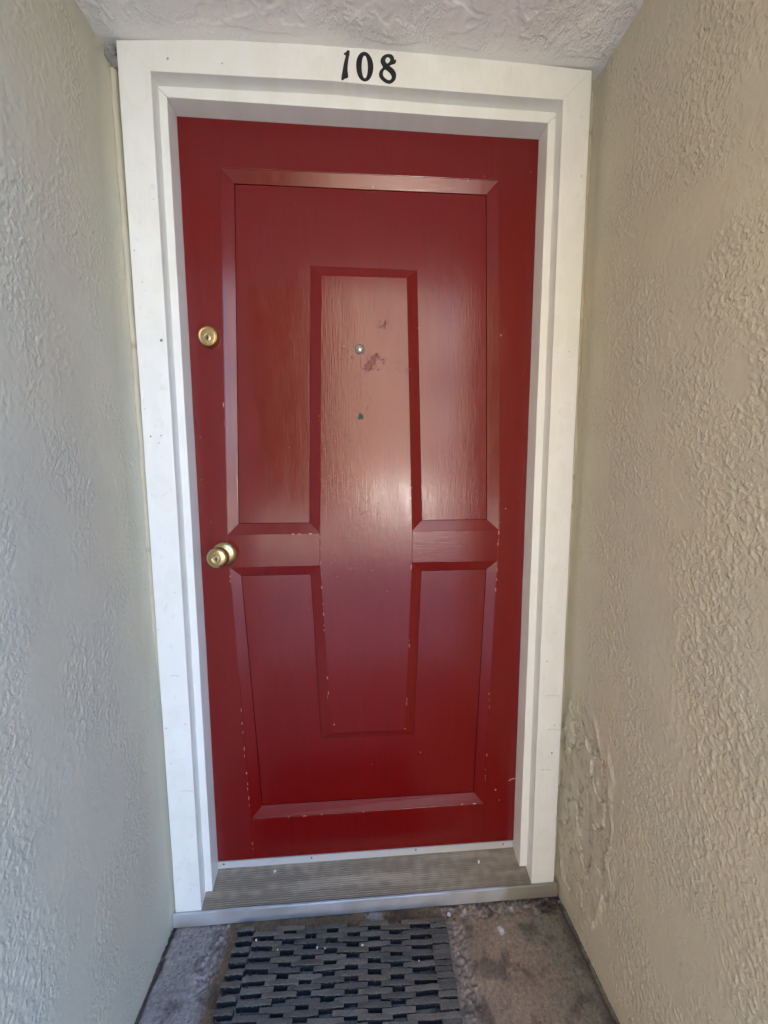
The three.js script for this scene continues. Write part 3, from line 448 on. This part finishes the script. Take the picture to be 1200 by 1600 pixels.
// ------------------------------------------------------------------ threshold
{
  const t = thing('threshold', 'weathered grooved metal threshold with aluminium nosing under the red door', 'threshold', 0.445, 0, 0.04);
  const top = z => -0.0225 - 0.42 * Math.max(0, z - 0.002) + Y0;
  const pr = [[-0.05, 0.0], [-0.05, top(0)]]; const z0 = 0.0, z1 = 0.0815, nr = 19;
  for (let i = 0; i < nr; i++) { const a = mix(z0, z1, i / nr), p = (z1 - z0) / nr; for (const [f, dpt] of [[0.04, 0.0036], [0.1, 0.0001], [0.3, -0.0002], [0.5, 0.0001], [0.57, 0.0036]]) { const z = a + p * f; pr.push([z, top(z) - dpt]); } }
  pr.push([0.0815, top(0.0815) - 0.0005], [0.0815, 0.0]);
  const nx = 160, P = [], C = [], UV = [], ix = [];
  for (let i = 0; i <= nx; i++) { const x = mix(-0.09, 0.986, i / nx); pr.forEach(([z, y]) => {
    P.push(x - 0.445, y + 0.0006 * gn(x * 7, z * 30, 901), z - 0.04); UV.push(x, z);
    const n = fbm(x * 2.5, z * 34, 903, 4), n3 = gn(x * 45, z * 60, 909), d = sst(-0.35, 0.5, n + 0.3 * n3);
    C.push(mix(0.27, 0.44, d), mix(0.22, 0.37, d), mix(0.155, 0.27, d)); }); }
  const m = pr.length; for (let i = 0; i < nx; i++) for (let j = 0; j < m - 1; j++) { const k = i * m + j; ix.push(k, k + 1, k + m, k + 1, k + m + 1, k + m); }
  let g = new THREE.BufferGeometry(); g.setAttribute('position', new THREE.Float32BufferAttribute(P, 3)); g.setAttribute('uv', new THREE.Float32BufferAttribute(UV, 2)); g.setAttribute('color', new THREE.Float32BufferAttribute(C, 3)); g.setIndex(ix); g = toCreasedNormals(g, 0.6);
  part('grooved_tread', g, std(0xffffff, 0.6, { vertexColors: true, metalness: 0.25 }), t);
  const yN = top(0.083);
  const ns = new THREE.Shape([[0.0818, 0.001], [0.0905, 0.0005], [0.0895, yN - 0.004], [0.0885, yN + 0.0004], [0.0865, yN + 0.0018], [0.0828, yN + 0.0022], [0.0818, yN]].map(p => new THREE.Vector2(-p[0], p[1])));
  const gn2 = new THREE.ExtrudeGeometry(ns, { depth: 1.076, steps: 60, bevelEnabled: false }); gn2.rotateY(Math.PI / 2); gn2.translate(-0.09 - 0.445, 0, -0.04);
  { const p = gn2.attributes.position, cc = new Float32Array(p.count * 3), uv = new Float32Array(p.count * 2);
    for (let i = 0; i < p.count; i++) { const x = p.getX(i), y = p.getY(i); const d = sst(-0.1, 0.4, fbm(x * 9, y * 40, 921, 4)), st = 0.8 * sst(0.05, 0.3, fbm(x * 5, y * 30, 925, 4) + 0.5 * sst(0.2, 0.5, x) - 0.12); cc[3 * i] = mix(mix(0.5, 0.38, d), 0.26, st); cc[3 * i + 1] = mix(mix(0.5, 0.37, d), 0.23, st); cc[3 * i + 2] = mix(mix(0.5, 0.34, d), 0.15, st); p.setZ(i, p.getZ(i) + 0.0006 * gn(x * 12, y * 20, 923)); uv[2 * i] = x; uv[2 * i + 1] = y; }
    gn2.setAttribute('color', new THREE.BufferAttribute(cc, 3)); gn2.setAttribute('uv', new THREE.BufferAttribute(uv, 2)); }
  part('nosing', toCreasedNormals(gn2, 0.5), std(0xffffff, 0.42, { vertexColors: true, metalness: 0.4, bumpMap: wallGrain, bumpScale: 0.0003 }), t, 'dull aluminium front lip');
}

// ------------------------------------------------------------------ mat of recycled tyre links
{
  const mat = thing('doormat', 'worn charcoal tyre link doormat on the concrete before the threshold', 'doormat', 0.09, 0.001, 0.118);
  mat.rotation.y = -0.035;
  const felt = greyTex(256, 256, (u, v) => 0.5 + 0.35 * tileN(u, v, 50, 50, 41) + 0.3 * tileN(u, v, 110, 110, 42)); felt.repeat.set(1, 1);
  const tuft = greyTex(512, 512, (u, v) => 0.78 + 0.3 * tileN(u, v, 26, 26, 43) + 0.3 * tileN(u, v, 60, 60, 44) + 0.25 * tileN(u, v, 120, 40, 45));
  const mats = [[0.14, 0.125, 0.1], [0.165, 0.147, 0.115], [0.12, 0.108, 0.088], [0.185, 0.164, 0.127], [0.155, 0.132, 0.095]].map(c => std(lin(...c), 0.95, { map: tuft, bumpMap: felt, bumpScale: 0.0016 }));
  const geos = []; const variants = 8;
  const TH = 0.016, link = (len, s, cap) => {   // one strip of tyre casing on edge: worn, slightly bowed top
    const nx = 10, top = TH, P = [], UV = [], ix = [], prof = cap ? [[-0.0054, 0.9], [-0.0053, 0.99], [-0.0046, 1.02], [0, 1.035], [0.0046, 1.02], [0.0053, 0.99], [0.0054, 0.9]] : [[-0.0051, 0], [-0.0052, 0.5], [-0.0051, 0.96], [0.0051, 0.96], [0.0052, 0.5], [0.0051, 0]];
    for (let i = 0; i <= nx; i++) { const t = i / nx, x = (t - 0.5) * len, bow = 0.0012 * gn(t * 2.2, 1, s), endf = 1 - 0.05 * Math.pow(Math.abs(2 * t - 1), 8); prof.forEach(([z, y], k) => { P.push(x + 0.0006 * gn(k * 3, t * 9, s + 4), y * top * endf * (1 + 0.05 * gn(t * 7, 0.5, s + 1) + (cap ? 0.03 * gn(t * 19, k * 0.9, s + 7) : 0)), z * (0.92 + 0.1 * gn(t * 5, k, s + 2)) + bow); UV.push(x * 12, (z + y * 0.01) * 12); }); }
    const m = prof.length; for (let i = 0; i < nx; i++) for (let j = 0; j < m - 1; j++) { const k = i * m + j; ix.push(k, k + m, k + 1, k + 1, k + m, k + m + 1); }
    for (const e of [0, nx]) for (let j = 1; j < m - 1; j++) { const b = e * m; e ? ix.push(b, b + j + 1, b + j) : ix.push(b, b + j, b + j + 1); }
    const g = new THREE.BufferGeometry(); g.setAttribute('position', new THREE.Float32BufferAttribute(P, 3)); g.setAttribute('uv', new THREE.Float32BufferAttribute(UV, 2)); g.setIndex(ix); return toCreasedNormals(g, 0.9);
  };
  const L = 0.079, half = 0.044;
  const pair = (l, s) => [link(l, s, false), link(l, s, true)], rubber = std(lin(0.014, 0.014, 0.015), 0.85);
  for (let v = 0; v < variants; v++) geos.push(pair(L + 0.0007 * (v - 4), 1000 + v * 31));
  const halves = [pair(half, 1400), pair(half, 1433), pair(half, 1466)];
  const rows = 33, pitch = 0.0113, W = 0.556;
  for (let r = 0; r < rows; r++) {
    const off = r % 2; // one row starts with a whole link, the next with a gap
    const add = (cx, g) => { const m = part('link', g[0], rubber, mat); part('worn_face', g[1], mats[Math.floor(rr(0, 5))], m, 'grey frayed cord face'); m.position.set(cx + rr(-0.0012, 0.0012), rr(-0.001, 0.0014), r * pitch + rr(-0.0014, 0.0014)); m.rotation.y = rr(-0.03, 0.03); m.rotation.x = rr(-0.13, 0.13); m.rotation.z = rr(-0.02, 0.02); };
    for (let k = 0; k < 5; k++) {
      const cx = 0.03 + (off ? 0.0555 : 0) + k * 0.111;
      if (cx - L / 2 < 0) add(half / 2, halves[r % 3]); else if (cx + L / 2 > W + 0.012) add(W - half / 2, halves[(r + 1) % 3]); else add(cx, geos[Math.floor(rr(0, variants))]);
    }
    if (!off) add(W - half / 2, halves[(r + 2) % 3]);
  }
  const rods = []; for (let k = 0; k < 10; k++) { const c = new THREE.CylinderGeometry(0.0016, 0.0016, rows * pitch, 6); c.rotateX(Math.PI / 2); c.translate(0.03 + k * 0.0555 - 0.026, 0.005, rows * pitch / 2); part('rod', c, std(lin(0.12, 0.08, 0.05), 0.6, { metalness: 0.6 }), mat); }
  // frayed cords standing out of the cut edges
  const cord = []; for (let i = 0; i < 2600; i++) {
    const x = rr(0.002, W), z = Math.floor(rr(0, rows)) * pitch + (rnd() < 0.5 ? 0.005 : -0.005), l = rr(0.002, 0.006), g = new THREE.CylinderGeometry(0.00025, 0.00035, l, 3, 1, true);
    g.translate(0, l / 2, 0); g.rotateX(rr(-0.9, 0.9)); g.rotateZ(rr(-0.9, 0.9)); g.translate(x, 0.0145, z); cord.push(g);
  }
  part('frayed_cord', mergeGeometries(cord), std(lin(0.24, 0.225, 0.195), 0.9), mat).userData.kind = 'stuff';
}

// ------------------------------------------------------------------ flakes of paint lying about
{
  const flakeM = std(lin(0.7, 0.66, 0.58), 0.7);
  const flake = (x, y, z, s, label) => {
    const pts = []; const n = 8; for (let i = 0; i < n; i++) { const a = i / n * 6.283, r = s * rr(0.55, 1.1); pts.push([r * Math.cos(a), r * Math.sin(a)]); }
    const g = prism(pts, 0, 0.0016, 0.0004); g.rotateX(-Math.PI / 2);
    const m = part(numbered('paint_flake'), g, flakeM, scene); m.position.set(x, y, z); m.rotation.y = rr(0, 3); m.userData = { label, category: 'flake' }; return m;
  };
  flake(0.772, Y0 - 0.0335, 0.028, 0.0052, 'white heart shaped paint flake on the grooved threshold').rotation.x = 0.36;
  flake(0.166, Y0 - 0.0285, 0.015, 0.004, 'small white paint flake on the threshold near the knob side').rotation.x = 0.36;
  flake(0.66, 0.004, 0.116, 0.006, 'pale paint flake on the concrete beside the doormat corner');
  const F = (x, z, s) => { const m = flake(x, 0.0178, z, s, 'tiny white paint flake lying on the doormat'); m.userData.group = 'paint flakes on the doormat'; };
  for (const [x, z, s] of [[0.305, 0.175, 0.003], [0.325, 0.178, 0.002], [0.42, 0.178, 0.003], [0.145, 0.147, 0.0035], [0.205, 0.172, 0.0022], [0.56, 0.22, 0.0022]]) F(x, z, s);
}

scene.traverse(o => { if (o.isMesh) { o.castShadow = true; o.receiveShadow = true; } });
renderer.render(scene, camera);
